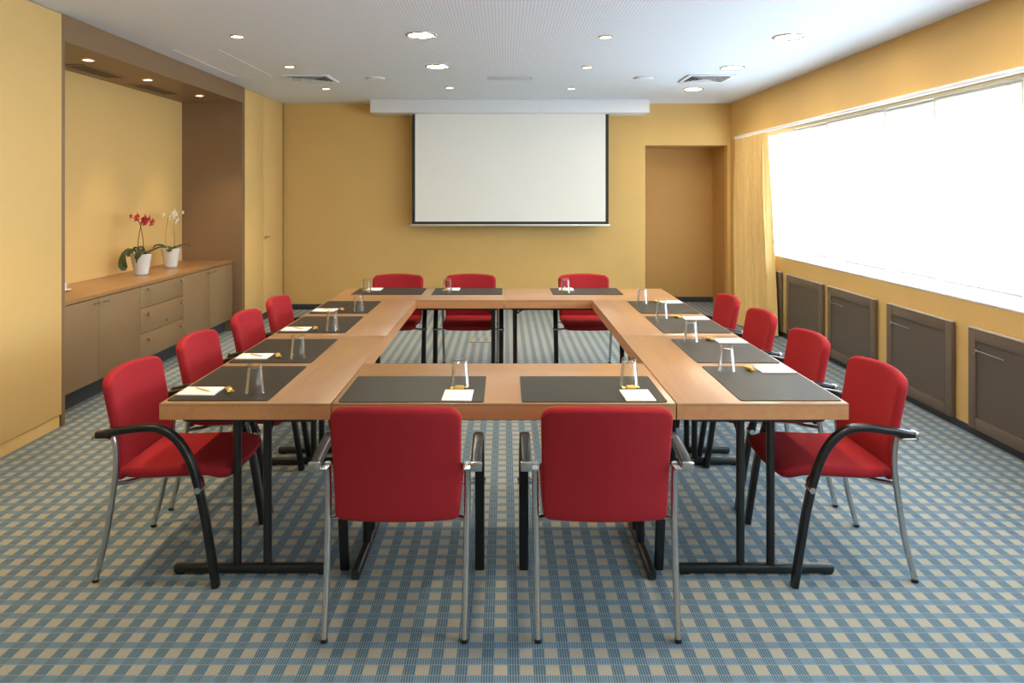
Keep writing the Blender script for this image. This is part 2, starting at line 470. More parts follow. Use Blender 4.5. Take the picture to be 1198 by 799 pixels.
# ------------------------------------------------------------------ sideboard
SX = -3.15
t = thing('sideboard', 'long taupe sideboard with doors and drawers in the niche', 'sideboard', (SX, 5.06, 0))
Y = lambda y: y - 5.06
b = BM(); box(b, XN - SX + 0.002, -0.022, 0.005, Y(8.485), 0.15, 0.79); finish(b, 'carcass', M['seam'], t)
b = BM(); box(b, XN - SX + 0.002, 0.004, 0.002, Y(8.487), 0.792, 0.822, 0.002); finish(b, 'countertop', M['cabtop_lit'], t)
b = BM(); box(b, XN - SX + 0.002, -0.09, 0.01, Y(8.48), 0.0, 0.148); finish(b, 'plinth', M['slate'], t)
def knob(y, z, par, mat='chrome'):
    b = BM()
    tube(b, [(0.0, y, z), (0.012, y, z)], 0.006, 10); 
    sweep(b, [(0.012, y, z), (0.015, y, z), (0.026, y, z), (0.029, y, z)], circ(0.0155, 16), scale=[0.7, 1, 1, 0.7])
    finish(b, 'knob', M[mat], par)
def dhandle(y, z, par):
    b = BM(); tube(b, [(0.0, y, z), (0.02, y, z)], 0.006, 10); box(b, 0.018, 0.027, y - 0.045, y + 0.045, z - 0.006, z + 0.006, 0.003)
    finish(b, 'handle', M['chrome'], par)
for y0, y1, hy in ((5.07, 5.687, 5.62), (5.687, 6.334, 5.755), (7.185, 7.818, 7.75), (7.818, 8.482, 7.885)):
    b = BM(); box(b, -0.02, 0.0, Y(y0) + 0.002, Y(y1) - 0.002, 0.15, 0.786, 0.0015); d = finish(b, 'door', M['cabinet'], t)
    dhandle(Y(hy), 0.752, d)
for i, (z0, z1) in enumerate(((0.597, 0.786), (0.374, 0.593), (0.15, 0.370))):
    b = BM(); box(b, -0.02, 0.0, Y(6.334) + 0.002, Y(7.185) - 0.002, z0, z1, 0.0015); d = finish(b, 'drawer', M['cabinet'], t)
    zk = (0.75, 0.535, 0.312)[i]
    for yk in (6.46, 7.11): knob(Y(yk), zk, d, 'chrome' if i == 0 else 'rim')
    if i == 1: 
        b = BM(); tube(b, [(0.0, Y(6.83), 0.42), (0.01, Y(6.83), 0.42)], 0.012, 14); finish(b, 'lock', M['rim'], d)

# small white cup and saucer at the far end of the worktop
t = thing('cup_and_saucer', 'small white cup on saucer, beside the tall cupboard end on the sideboard', 'cup', (-3.50, 5.79, 0.823))
b = BM(); lathe(b, [(0, 0), (0.03, 0), (0.065, 0.012), (0.067, 0.014), (0.03, 0.005), (0, 0.004)]); finish(b, 'saucer', M['ceramic'], t)
b = BM(); lathe(b, [(0, 0.006), (0.02, 0.006), (0.03, 0.025), (0.036, 0.07), (0.034, 0.07), (0.028, 0.027), (0, 0.012)]); finish(b, 'cup', M['ceramic'], t)

# ------------------------------------------------------------------ orchids
def petal(bm, L, W, mat_tilt, az, c, droop=0.2):
    g = []
    for i in range(6):
        s = i / 5
        w = W * math.sin(PI * min(1, 0.12 + s * 0.88)) ** 0.7
        row = []
        for j in range(5):
            q = (j - 2) / 2
            p = Vector((s * L, q * w * 0.5, -droop * L * s * s + 0.12 * W * abs(q)))
            row.append(p)
        g.append(row)
    R = Matrix.Rotation(az, 3, 'X') @ Matrix.Rotation(0, 3, 'Y')
    rr = Matrix.Rotation(mat_tilt, 3, 'Y')
    for i in range(6):
        for j in range(5):
            p = g[i][j]
            q = Vector((p.z, p.y, p.x))          # petal points up in z, faces x
            q = Matrix.Rotation(az, 3, 'X') @ q
            g[i][j] = c + rr @ q
    sheet(bm, g, 0.0015)

def orchid(name, label, loc, petal_mat, stem_mat, stems, blooms, leaves, size):
    t = thing(name, label, 'plant', loc, 0.0, 'potted orchids on the sideboard')
    b = BM(); lathe(b, [(0, 0), (0.058, 0), (0.062, 0.004), (0.094, 0.19), (0.097, 0.196), (0.093, 0.198), (0.088, 0.185), (0.08, 0.165), (0, 0.165)], n=40)
    finish(b, 'pot', M['ceramic'], t)
    b = BM(); lathe(b, [(0, 0.166), (0.078, 0.166), (0.082, 0.176), (0.05, 0.183), (0, 0.186)], n=24); finish(b, 'soil', M['soil'], t)
    for pts, w in leaves:
        P = smooth_path(pts, 5); n = len(P); g = []
        for i, p in enumerate(P):
            s = i / (n - 1)
            d = (P[min(i + 1, n - 1)] - P[max(i - 1, 0)]).normalized()
            sd = d.cross(Vector((0, 0, 1)))
            sd = sd.normalized() if sd.length > 1e-3 else Vector((0, 1, 0))
            ww = w * (math.sin(PI * (0.10 + 0.86 * s)) ** 0.55)
            up = sd.cross(d)
            g.append([p + sd * ww * q * 0.5 + up * abs(q) * ww * 0.14 for q in (-1, -0.5, 0, 0.5, 1)])
        b = BM(); sheet(b, g, 0.004); finish(b, 'leaf', M['leaf'], t)
    for pts in stems:
        b = BM(); P = smooth_path(pts, 6); sweep(b, P, circ(0.0042, 8), scale=[1 - 0.4 * i / len(P) for i in range(len(P))]); finish(b, 'stem', M[stem_mat], t)
    for (c, az, k) in blooms:
        b = BM(); c = Vector(c)
        for a, L, W in ((0, 1.0, 0.62), (125, 1.0, 0.6), (-125, 1.0, 0.6), (72, 1.02, 0.95), (-72, 1.02, 0.95)):
            petal(b, size * k * L, size * k * W, az, math.radians(a), c)
        f = finish(b, 'flower', M[petal_mat], t)
        b = BM(); bmesh.ops.create_icosphere(b, subdivisions=2, radius=size * k * 0.2, matrix=Matrix.Translation(c + Vector((size * 0.12, 0, -size * 0.1)))); finish(b, 'throat', M['petal_eye'], f)

orchid('potted_orchid', 'white pot with crimson orchid blooms on dark stems', (-3.475, 7.0, 0.8235), 'petal_red', 'stem',
       [[(-0.02, 0.01, 0.18), (-0.025, -0.01, 0.28), (-0.012, 0.0, 0.42), (0.01, 0.02, 0.52), (0.04, 0.03, 0.53)], [(0.02, -0.01, 0.18), (0.022, 0.0, 0.28), (0.008, 0.0, 0.40), (-0.02, 0.0, 0.50), (-0.07, -0.02, 0.545)]],
       [((0.01, 0.04, 0.52), 0.3, 1.0), ((-0.03, -0.01, 0.54), 0.1, 0.9), ((0.06, 0.0, 0.51), 0.5, 1.0), ((0.08, 0.06, 0.49), 0.2, 0.85), ((-0.08, -0.03, 0.555), 0.0, 0.5), ((0.03, 0.03, 0.49), 0.3, 0.8)],
       [([(0, -0.02, 0.18), (-0.05, -0.08, 0.24), (-0.09, -0.12, 0.20), (-0.10, -0.14, 0.10), (-0.09, -0.15, 0.05)], 0.10),
        ([(0.02, 0.0, 0.18), (0.08, 0.05, 0.22), (0.15, 0.08, 0.25), (0.19, 0.10, 0.24)], 0.085),
        ([(0, 0.02, 0.18), (-0.05, 0.06, 0.25), (-0.11, 0.05, 0.22), (-0.12, 0.0, 0.17)], 0.09),
        ([(0.02, -0.03, 0.18), (0.05, -0.09, 0.22), (0.04, -0.13, 0.18), (0.03, -0.14, 0.12)], 0.09)], 0.058)
orchid('potted_orchid', 'white pot with pale white orchid blooms on yellowish stems', (-3.515, 7.71, 0.8235), 'petal_white', 'stemg',
       [[(-0.03, -0.02, 0.18), (-0.045, -0.02, 0.30), (-0.035, -0.02, 0.42), (-0.02, 0.0, 0.54), (0.03, 0.02, 0.58)], [(0.03, 0.01, 0.18), (0.035, 0.01, 0.30), (0.03, 0.0, 0.42), (0.045, 0.0, 0.50), (0.04, 0.0, 0.55)]],
       [((0.03, 0.02, 0.56), 0.2, 1.0), ((0.06, -0.02, 0.53), 0.4, 1.0), ((0.0, 0.0, 0.52), 0.1, 0.9), ((0.06, 0.02, 0.48), 0.3, 0.8), ((-0.07, 0.0, 0.54), 0.0, 0.6), ((0.11, 0.05, 0.57), 0.0, 0.5)],
       [([(0, -0.02, 0.18), (-0.06, -0.05, 0.22), (-0.12, -0.06, 0.23), (-0.15, -0.07, 0.205)], 0.085),
        ([(0.02, 0.0, 0.18), (0.08, 0.03, 0.215), (0.14, 0.05, 0.225), (0.18, 0.06, 0.21)], 0.085),
        ([(0.02, -0.03, 0.18), (0.05, -0.08, 0.215), (0.05, -0.13, 0.20), (0.05, -0.15, 0.17)], 0.08)], 0.05)

# ------------------------------------------------------------------ tables
TZ = 0.74
def table(label, loc, rz, L, D=0.704, leg_in=0.073):
    """length along local x, loc = centre on the floor"""
    t = thing('conference_table', label, 'table', loc, rz, 'conference tables set in a square')
    b = BM(); loops = []
    for ins, z in ((0.0030, TZ), (0.0016, TZ - 0.0006), (0.0010, TZ - 0.002), (0.0010, TZ - 0.012)):
        loops.append([b.verts.new((sx * (L / 2 - ins), sy * (D / 2 - ins), z)) for sx, sy in ((1, 1), (-1, 1), (-1, -1), (1, -1))])
    for A, B2 in zip(loops, loops[1:]):
        for k in range(4): b.faces.new((A[k], A[(k + 1) % 4], B2[(k + 1) % 4], B2[k]))
    b.faces.new(loops[0]); b.faces.new(loops[-1][::-1])
    top = finish(b, 'tabletop', M['beech'], t)
    b = BM(); z1 = TZ - 0.01201; z0 = z1 - 0.056
    loops = []
    for ins, z in ((0.0010, z1), (0.0010, z1 - 0.02), (0.0010, z0 + 0.002), (0.0035, z0), (0.03, z0), (0.03, z1)):
        loops.append([b.verts.new((sx * (L / 2 - ins), sy * (D / 2 - ins), z)) for sx, sy in ((1, 1), (-1, 1), (-1, -1), (1, -1))])
    for q in range(6):
        A, B2 = loops[q], loops[(q + 1) % 6]
        for k in range(4): b.faces.new((A[k], A[(k + 1) % 4], B2[(k + 1) % 4], B2[k]))
    finish(b, 'edge_band', M['beech_edge'], t)
    zb = TZ - 0.07
    for s in (-1, 1):
        b = BM(); box(b, -L / 2 + 0.06, L / 2 - 0.06, s * (D / 2 - 0.085) - 0.012, s * (D / 2 - 0.085) + 0.012, zb - 0.022, zb - 0.001, 0.002)
        finish(b, 'under_rail', M['steel_black'], t)
    for s in (-1, 1):
        xx = s * (L / 2 - leg_in - 0.018)
        b = BM(); sweep(b, [(xx, -0.325, 0.022), (xx, -0.315, 0.022), (xx, 0.315, 0.022), (xx, 0.325, 0.022)], rrect(0.036, 0.036, 0.010), ref=(1, 0, 0), scale=[0.85, 1, 1, 0.85])
        f = finish(b, 'foot_bar', M['steel_black'], t)
        b = BM()
        for q in (-0.30, 0.30): box(b, xx - 0.015, xx + 0.015, q - 0.02, q + 0.02, 0.0005, 0.008, 0.002)
        finish(b, 'glide', M['arm_black'], f)
        for q in (-0.0635, 0.0635):
            b = BM(); tube(b, [(xx, q, 0.036), (xx, q, zb - 0.02)], 0.0175, 16); finish(b, 'post', M['steel_black'], t)
        b = BM()
        box(b, xx - 0.03, xx + 0.03, -0.27, 0.27, zb - 0.025, zb - 0.001, 0.003)
        finish(b, 'head_plate', M['steel_black'], t)
        b = BM()
        for q in (-0.0635, 0.0635):
            sweep(b, [(xx - s * 0.01, q, zb - 0.085), (xx - s * 0.13, q, zb - 0.012)], rrect(0.012, 0.022, 0.004))
        finish(b, 'brace', M['steel_black'], t)
    return t

table('beech table across the open end of the square, two mats on it', (-0.002, 3.345, 0), 0, 1.410)
for sx, side in ((-1.061, 'sideboard'), (1.058, 'window')):
    table('beech table on the %s side joining the open end table' % side, (sx, 3.70, 0), PI / 2, 1.415)
    table('beech table on the %s side joining the screen end tables' % side, (sx, 5.145, 0), PI / 2, 1.465)
table('beech table by the screen, sideboard half, two mats on it', (-0.708, 6.236, 0), 0, 1.412)
table('beech table by the screen, window half, single mat on it', (0.706, 6.236, 0), 0, 1.412)

# ------------------------------------------------------------------ chairs
def shell(bm, prof, hw0, hw1, thick, r, bow0, bow1, arch=0.0, e=0.017):
    """upholstered pad: (y,z) profile swept across x, rounded-rectangle outline (r = corner radii low/high end), pillow edge"""
    P = smooth_path([(0, y, z) for y, z in prof], 10)
    L = [0]
    for a, c in zip(P, P[1:]): L.append(L[-1] + (c - a).length)
    T = L[-1]
    def at(l):
        if l <= 0: return P[0] + (P[0] - P[1]).normalized() * (-l)
        for i in range(len(L) - 1):
            if l <= L[i + 1]:
                f = (l - L[i]) / max(1e-9, L[i + 1] - L[i]); return P[i].lerp(P[i + 1], f)
        return P[-1] + (P[-1] - P[-2]).normalized() * (l - T)
    hw = (hw0 + hw1) / 2
    def F(a, b):
        q = (b + T / 2) / T; p = at(b + T / 2); u = a / hw
        q = max(0, min(1, q))
        return Vector((a * (hw0 + (hw1 - hw0) * q) / hw, p.y + (bow0 + (bow1 - bow0) * q) * u * u, p.z - arch * q * q * u * u))
    def Nn(a, b):
        h = 0.004
        return (F(a + h, b) - F(a - h, b)).cross(F(a, b + h) - F(a, b - h)).normalized()
    def outline(ins):
        pts = []
        W, H = hw - ins, T / 2 - ins
        for cx, cy, a0, rr in ((1, 1, 0, r[1]), (-1, 1, 90, r[1]), (-1, -1, 180, r[0]), (1, -1, 270, r[0])):
            q = max(0.002, rr - ins)
            for k in range(9):
                t = math.radians(a0 + 90 * k / 8)
                pts.append((cx * (W - q) + q * math.cos(t), cy * (H - q) + q * math.sin(t)))
            # straight run to the next corner
            nx, ny = ((-1, 1), (-1, -1), (1, -1), (1, 1))[(0, 1, 2, 3)[[(1, 1), (-1, 1), (-1, -1), (1, -1)].index((cx, cy))]]
            rn = {1: r[1], -1: r[0]}[ny]; qn = max(0.002, rn - ins)
            t1 = math.radians(a0 + 90)
            ex, ey = nx * (W - qn) + qn * math.cos(t1), ny * (H - qn) + qn * math.sin(t1)
            sx, sy = pts[-1]
            for k in range(1, 10): pts.append((sx + (ex - sx) * k / 10, sy + (ey - sy) * k / 10))
        return pts
    rings = []
    for k in range(6):
        t = k / 5 * PI / 2
        rings.append((outline(e * (1 - math.cos(t)) ), math.sin(t)))
    inner = rings[-1][0]
    for sc in (0.9, 0.78, 0.64, 0.48, 0.32, 0.16):
        rings.append(([(a * sc, b * sc) for a, b in inner], 1.0))
    n = len(inner)
    def side(sg):
        out = []
        for pts, h in rings:
            out.append([F(a, b) + Nn(a, b) * (sg * h * thick / 2) for a, b in pts])
        return out
    top, bot = side(1), side(-1)
    rim = [bm.verts.new(p) for p in top[0]]
    for S, sg in ((top, 1), (bot, -1)):
        prev = rim
        for ring in S[1:]:
            cur = [bm.verts.new(p) for p in ring]
            for k in range(n):
                bm.faces.new((prev[k], prev[(k + 1) % n], cur[(k + 1) % n], cur[k]))
            prev = cur
        c = bm.verts.new(F(0, 0) + Nn(0, 0) * (sg * thick / 2))
        for k in range(n): bm.faces.new((prev[k], prev[(k + 1) % n], c))

def make_chair(label):
    t = thing('armchair', label, 'chair', (0, 0, 0), 0, 'red armchairs around the tables')
    b = BM(); shell(b, [(-0.196, 0.446), (-0.10, 0.437), (0.05, 0.443), (0.17, 0.446), (0.235, 0.434), (0.268, 0.416)], 0.230, 0.222, 0.046, (0.015, 0.05), 0.0, -0.02)
    finish(b, 'seat', M['red'], t, 60)
    b = BM(); shell(b, [(-0.214, 0.404), (-0.224, 0.45), (-0.228, 0.52), (-0.247, 0.64), (-0.274, 0.76), (-0.292, 0.842)], 0.227, 0.238, 0.042, (0.03, 0.045), 0.026, 0.050, 0.016)
    finish(b, 'backrest', M['red'], t, 60)
    for s in (-1, 1):
        b = BM()
        P = smooth_path([(s * 0.256, -0.205, 0.612), (s * 0.256, -0.192, 0.56), (s * 0.256, -0.19, 0.47), (s * 0.254, -0.205, 0.36), (s * 0.252, -0.235, 0.18), (s * 0.250, -0.278, 0.012)], 6)
        sweep(b, P, circ(0.0125, 14)); lg = finish(b, 'rear_leg', M['chrome'], t)
        b = BM(); tube(b, [(s * 0.250, -0.2785, 0.0005), (s * 0.250, -0.277, 0.013)], 0.0135, 14); finish(b, 'foot_cap', M['arm_black'], lg)
        b = BM()
        P = smooth_path([(s * 0.290, -0.245, 0.618), (s * 0.290, -0.15, 0.637), (s * 0.290, -0.03, 0.648), (s * 0.290, 0.045, 0.625), (s * 0.290, 0.102, 0.565), (s * 0.290, 0.143, 0.475), (s * 0.289, 0.182, 0.32), (s * 0.288, 0.212, 0.14), (s * 0.287, 0.233, 0.001)], 6)
        sweep(b, P, rrect(0.040, 0.029, 0.009), ref=(1, 0, 0)); a = finish(b, 'armrest', M['arm_black'], t)
        b = BM(); box(b, min(s * 0.243, s * 0.312), max(s * 0.243, s * 0.312), -0.258, -0.190, 0.601, 0.611, 0.003); tube(b, [(s * 0.256, -0.205, 0.60), (s * 0.256, -0.205, 0.612)], 0.014, 14)
        box(b, min(s * 0.27, s * 0.312), max(s * 0.27, s * 0.312), -0.262, -0.246, 0.601, 0.634, 0.003)
        o = finish(b, 'arm_bracket', M['chrome'], a); o['label'] = 'chrome bracket'
        b = BM()
        P = smooth_path([(s * 0.256, -0.197, 0.405), (s * 0.20, -0.15, 0.398), (s * 0.16, -0.08, 0.402), (s * 0.16, 0.08, 0.404), (s * 0.20, 0.14, 0.402), (s * 0.285, 0.168, 0.400)], 5)
        sweep(b, P, circ(0.009, 10))
        tube(b, [(s * 0.262, 0.168, 0.400), (s * 0.315, 0.168, 0.400)], 0.013, 14)
        finish(b, 'seat_support', M['chrome'], t)
    b = BM(); tube(b, [(-0.158, 0.06, 0.404), (0.158, 0.06, 0.404)], 0.010, 10); tube(b, [(-0.158, -0.07, 0.403), (0.158, -0.07, 0.403)], 0.010, 10)
    finish(b, 'crossbar', M['steel_black'], t)
    return t

SEATS = []   # (mat centre, facing rotation, chair location, texts)
ordn = ['fourth', 'third', 'second', 'first']
MY = [3.325, 4.0, 4.79, 5.515]
CL = [3.262, 3.945, 4.69, 5.35]
CR = [3.262, 3.985, 4.72, 5.43]
for k in range(4):
    SEATS.append(dict(mat=(-1.187, MY[k]), rz=-PI / 2, chair=(-1.405, CL[k]), where='on the sideboard side, %s from the screen end' % ordn[k], side='L', k=k))
for k in range(4):
    SEATS.append(dict(mat=(1.187, MY[k]), rz=PI / 2, chair=(1.412, CR[k]), where='on the window side, %s from the screen end' % ordn[k], side='R', k=k))
for k, (mx, cx) in enumerate(((-0.384, -0.392), (0.372, 0.370))):
    SEATS.append(dict(mat=(mx, 3.215), rz=0.0, chair=(cx, 2.885), where='at the open end table, toward the %s' % ('sideboard', 'window')[k], side='F', k=k))
for k, (mx, cx) in enumerate(((-0.999, -0.995), (-0.318, -0.316), (0.71, 0.742))):
    SEATS.append(dict(mat=(mx, 6.395), rz=PI, chair=(cx, 6.61), where='at the screen end, %s from the sideboard' % ('first', 'second', 'third')[k], side='B', k=k))

chair0 = None
for s in SEATS:
    if s['side'] in 'LR': lab = 'red armchair with black arms ' + s['where']
    elif s['side'] == 'F': lab = 'red armchair seen from behind ' + s['where']
    else: lab = 'red armchair facing us ' + s['where']
    loc = (s['chair'][0], s['chair'][1], 0)
    if chair0 is None:
        chair0 = make_chair(lab); chair0.location = loc; chair0.rotation_euler = (0, 0, s['rz'])
        c = chair0
    else:
        c = dup(chair0, loc, s['rz'], lab)

# ------------------------------------------------------------------ place settings
def mat_mesh():
    b = BM(); box(b, -0.30, 0.30, -0.21, 0.21, 0.0, 0.003)
    es = [e for e in b.edges if abs(e.verts[0].co.z - e.verts[1].co.z) > 0.001]
    bmesh.ops.bevel(b, geom=es, offset=0.012, segments=4, profile=0.5, affect='EDGES')
    return b
def glass_mesh():
    b = BM()   # upturned tumbler: mouth on the mat, heavy base on top
    lathe(b, [(0.0410, 0.0), (0.0424, 0.0012), (0.0320, 0.1175), (0.0300, 0.1205), (0.0, 0.1205), ], n=40)
    lathe(b, [(0.0410, 0.0), (0.0398, 0.0012), (0.0298, 0.1050), (0.0270, 0.1080), (0.0, 0.1085)], n=40)
    bmesh.ops.remove_doubles(b, verts=b.verts, dist=1e-5)
    return b
def pad_mesh():
    b = BM(); box(b, -0.062, 0.062, -0.082, 0.082, 0.0, 0.005, 0.0008); return b
def candy_parts(t):
    b = BM(); sweep(b, [(-0.021, 0, 0.0095), (-0.017, 0, 0.0095), (0, 0, 0.0095), (0.017, 0, 0.0095), (0.021, 0, 0.0095)], rrect(0.017, 0.022, 0.006), ref=(0, 0, 1), scale=[0.45, 0.95, 1, 0.95, 0.45])
    finish(b, 'wrapped_sweet', M['gold'], t)
    for s in (-1, 1):
        b = BM(); g = []
        for i in range(5):
            q = i / 4
            w = 0.004 + 0.013 * q
            g.append([Vector((s * (0.020 + 0.018 * q), w * (j - 3) / 3, 0.0095 + 0.0035 * q * math.sin(j * 2.1 + s))) for j in range(7)])
        sheet(b, g, 0.0012); finish(b, 'twist', M['gold'], t)

mat0 = glass0 = pad0 = candy0 = pencil0 = None
off = {
 'L': [dict(g=(0.175, 0.113), p=(0.168, -0.122), c=(0.165, -0.013)), dict(g=(0.198, 0.115), p=(0.17, -0.12), c=(0.17, -0.01)),
       dict(g=(0.22, 0.112), p=(0.19, -0.12), c=(0.19, -0.012)), dict(g=(0.195, 0.128), p=(0.17, -0.12), c=(0.17, -0.01))],
 'R': [dict(g=(0.21, 0.112), p=(0.215, -0.122), c=(0.215, -0.012)), dict(g=(0.232, 0.107), p=(0.23, -0.12), c=(0.26, -0.018)),
       dict(g=(0.209, 0.110), p=(0.21, -0.12), c=(0.235, -0.012)), dict(g=(0.172, 0.115), p=(0.225, -0.12), c=(0.225, -0.01))],
 'F': [dict(g=(0.188, 0.035), p=(0.188, -0.125), c=(0.188, -0.027)), dict(g=(0.184, 0.045), p=(0.190, -0.125), c=(0.18, -0.022))],
 'B': [dict(g=(0.188, 0.09), p=(0.15, -0.11), c=(0.20, -0.0)), dict(g=(0.173, 0.09), p=(0.14, -0.11), c=(0.19, 0.0)), dict(g=(0.183, 0.09), p=(0.16, -0.11), c=(0.20, 0.0))],
}
HM = TZ + 0.0005
for s in SEATS:
    rz = s['rz']; R = Matrix.Rotation(rz, 3, 'Z')
    mx, my = s['mat']
    o = off[s['side']][s['k']]
    W = lambda p, z: (R @ Vector((p[0], p[1], 0)) + Vector((mx, my, z)))
    w = s['where']
    # mat
    lab = 'dark leather place mat ' + w
    if mat0 is None:
        mat0 = finish(mat_mesh(), 'place_mat', M['mat']); tag(mat0, lab, 'place mat', 'place mats on the tables'); m = mat0
    else:
        m = mat0.copy(); COL.objects.link(m); m['label'] = lab
    m.location = (mx, my, HM); m.rotation_euler = (0, 0, rz)
    # glass
    lab = 'upturned clear tumbler ' + w
    if glass0 is None:
        glass0 = finish(glass_mesh(), 'drinking_glass', M['glass'], None, 50); tag(glass0, lab, 'glass', 'upturned tumblers on the mats'); g = glass0
    else:
        g = glass0.copy(); COL.objects.link(g); g['label'] = lab
    g.location = W(o['g'], HM + 0.0035); g.rotation_euler = (0, 0, random.uniform(0, 6))
    # notepad
    lab = 'white notepad on the mat ' + w
    if pad0 is None:
        pad0 = finish(pad_mesh(), 'notepad', M['paper']); tag(pad0, lab, 'notepad', 'notepads on the mats'); p = pad0
    else:
        p = pad0.copy(); COL.objects.link(p); p['label'] = lab
    p.location = W(o['p'], HM + 0.0035); jit = random.uniform(-0.03, 0.03); p.rotation_euler = (0, 0, rz + jit)
    # sweet
    lab = 'gold wrapped sweet ' + w
    cl = W(o['c'], HM + 0.0035); cr = rz + (random.uniform(0.2, 0.7) if s['side'] != 'F' else 0.05)
    if s['side'] in 'LR':
        cl = W((o['c'][0], o['c'][1] + 0.012), HM + 0.0035)
    if candy0 is None:
        candy0 = thing('sweet', lab, 'sweet', cl, cr, 'gold wrapped sweets on the mats'); candy_parts(candy0)
    else:
        dup(candy0, cl, cr, lab)
    # pencil on the sideboard side pads
    if s['side'] == 'L':
        lab = 'pale pencil lying on the notepad ' + w
        pl = W((o['p'][0] + 0.0, o['p'][1] + 0.01), HM + 0.0035 + 0.0055); pr = rz + 0.95
        if pencil0 is None:
            pencil0 = thing('pencil', lab, 'pencil', pl, pr, 'pencils on the notepads')
            b = BM(); sweep(b, [(-0.05, 0, 0.0036), (0.036, 0, 0.0036), (0.05, 0, 0.0036)], circ(0.0036, 6), scale=[1, 1, 0.3]); finish(b, 'barrel', M['pencil'], pencil0)
            b = BM(); sweep(b, [(0.0502, 0, 0.0036), (0.055, 0, 0.0036)], circ(0.0011, 6), scale=[1, 0.2]); finish(b, 'lead', M['lead'], pencil0)
        else:
            dup(pencil0, pl, pr, lab)

# ------------------------------------------------------------------ projection screen
t = thing('projector_screen', 'pulled down white projection screen with black border', 'screen', (0.08, 9.80, 2.66))
b = BM(); box(b, -1.843, 1.829, -0.19, 0.27 - 0.001, 0.0, ZC - 2.66 - 0.001, 0.004); o = finish(b, 'housing', M['white'], t); o['label'] = 'long white box housing under the ceiling'
sx0, sx1, sz0 = -1.316, 1.317, 1.185 - 2.66
b = BM(); box(b, sx0, sx1, 0.0, 0.003, sz0, -0.001); finish(b, 'border', M['black'], t)
b = BM(); box(b, sx0 + 0.042, sx1 - 0.042, -0.003, -0.0005, sz0 + 0.035, -0.001); finish(b, 'screen_fabric', M['screen'], t)
b = BM(); box(b, sx0 - 0.02, sx1 + 0.02, -0.014, 0.016, sz0 - 0.026, sz0, 0.004); finish(b, 'bottom_bar', M['alu'], t)

# ------------------------------------------------------------------ radiator covers
GR = 'radiator covers under the window'
labs = ['bronze radiator cover under the window, half hidden behind the curtain', 'bronze radiator cover beside the curtain, first whole one under the window',
        'bronze radiator cover second along from the curtain-side one', 'bronze radiator cover with added glint bar, behind the second window-side chair',
        'large bronze radiator cover with added glint bar, cut by the photo edge']
labs[2] = 'bronze radiator cover under the window, middle of the five'
labs[3] = 'bronze radiator cover with added glint bar, next to the middle cover'
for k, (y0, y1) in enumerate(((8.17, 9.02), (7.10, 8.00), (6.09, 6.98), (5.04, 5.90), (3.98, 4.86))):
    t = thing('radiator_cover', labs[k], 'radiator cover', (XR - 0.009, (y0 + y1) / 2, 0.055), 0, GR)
    hy = (y1 - y0) / 2; H = 0.655; fw = 0.075
    b = BM()
    box(b, -0.026, 0, -hy, -hy + fw, 0, H, 0.003); box(b, -0.026, 0, hy - fw, hy, 0, H, 0.003)
    box(b, -0.026, 0, -hy + fw, hy - fw, 0, fw, 0.003); box(b, -0.026, 0, -hy + fw, hy - fw, H - fw, H, 0.003)
    finish(b, 'frame', M['rad'], t)
    b = BM(); box(b, -0.017, -0.001, -hy + fw, hy - fw, fw, H - fw); finish(b, 'grille', M['radg'], t)
    b = BM(); box(b, -0.030, -0.001, -hy, hy, H + 0.0005, H + 0.010, 0.002); finish(b, 'cap_rail', M['alu'], t)
    if k >= 2:  # slim chrome bars added to stand for light reflections on the covers
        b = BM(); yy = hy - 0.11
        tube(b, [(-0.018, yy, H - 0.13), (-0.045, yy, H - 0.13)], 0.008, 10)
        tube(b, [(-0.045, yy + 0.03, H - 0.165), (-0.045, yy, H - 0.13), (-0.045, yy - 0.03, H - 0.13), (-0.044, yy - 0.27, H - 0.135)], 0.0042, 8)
        o = finish(b, 'glint_bar', M['chrome'], t); o['label'] = 'chrome bar standing for a light reflection'

# ------------------------------------------------------------------ curtain, sheers, rails
b = BM(); tube(b, [(XR - 0.045, -4.0, 2.335), (XR - 0.045, 9.72, 2.335)], 0.019, 14)
for y in (-3.5, -1.5, 0.5, 2.5, 4.5, 6.5, 8.3): box(b, XR - 0.05, XR - 0.001, y - 0.012, y + 0.012, 2.325, 2.345)
tag(finish(b, 'curtain_rail', M['white']), 'round white curtain rail under the header above the window', 'curtain rail')
b = BM(); box(b, 3.27, 3.35, -4.0, 9.7, 2.325, WZ1 - 0.001, 0.003); 
tag(finish(b, 'blind_track', M['alu']), 'flat track carrying the sheer panels at the top of the window', 'blind track')

b = BM(); g = []
nI, nJ = 26, 200
for i in range(nI):
    s = i / (nI - 1); z = 2.31 - s * 2.295; f = s ** 1.15
    A = Vector((3.045, 9.58, 0)).lerp(Vector((2.82, 8.86, 0)), f); B3 = Vector((3.045, 8.50, 0)).lerp(Vector((2.985, 8.10, 0)), f)
    d = (B3 - A).normalized(); nrm = Vector((-d.y, d.x, 0))
    if nrm.x > 0: nrm = -nrm
    row = []
    for j in range(nJ):
        q = j / (nJ - 1)
        ph = 2 * PI * (8.5 * q + 0.28 * math.sin(q * 7.0) + 0.05 * math.sin(s * 4 + q * 11))
        am = (0.026 + 0.020 * min(1, s * 2.5)) * (0.72 + 0.28 * math.sin(q * 19 + 1.3))
        p = A.lerp(B3, q) + nrm * (am * (math.sin(ph) + 0.22 * math.sin(2 * ph + s * 2) + 0.20 * math.sin(3.3 * ph + 1.0 + s * 3))) + d * (0.022 * math.cos(ph + 0.6))
        row.append(Vector((p.x, p.y, z)))
    g.append(row)
sheet(b, g, 0.004)
tag(finish(b, 'curtain', M['curtain'], None, 60), 'pleated yellow curtain hanging in the corner beside the window', 'curtain')

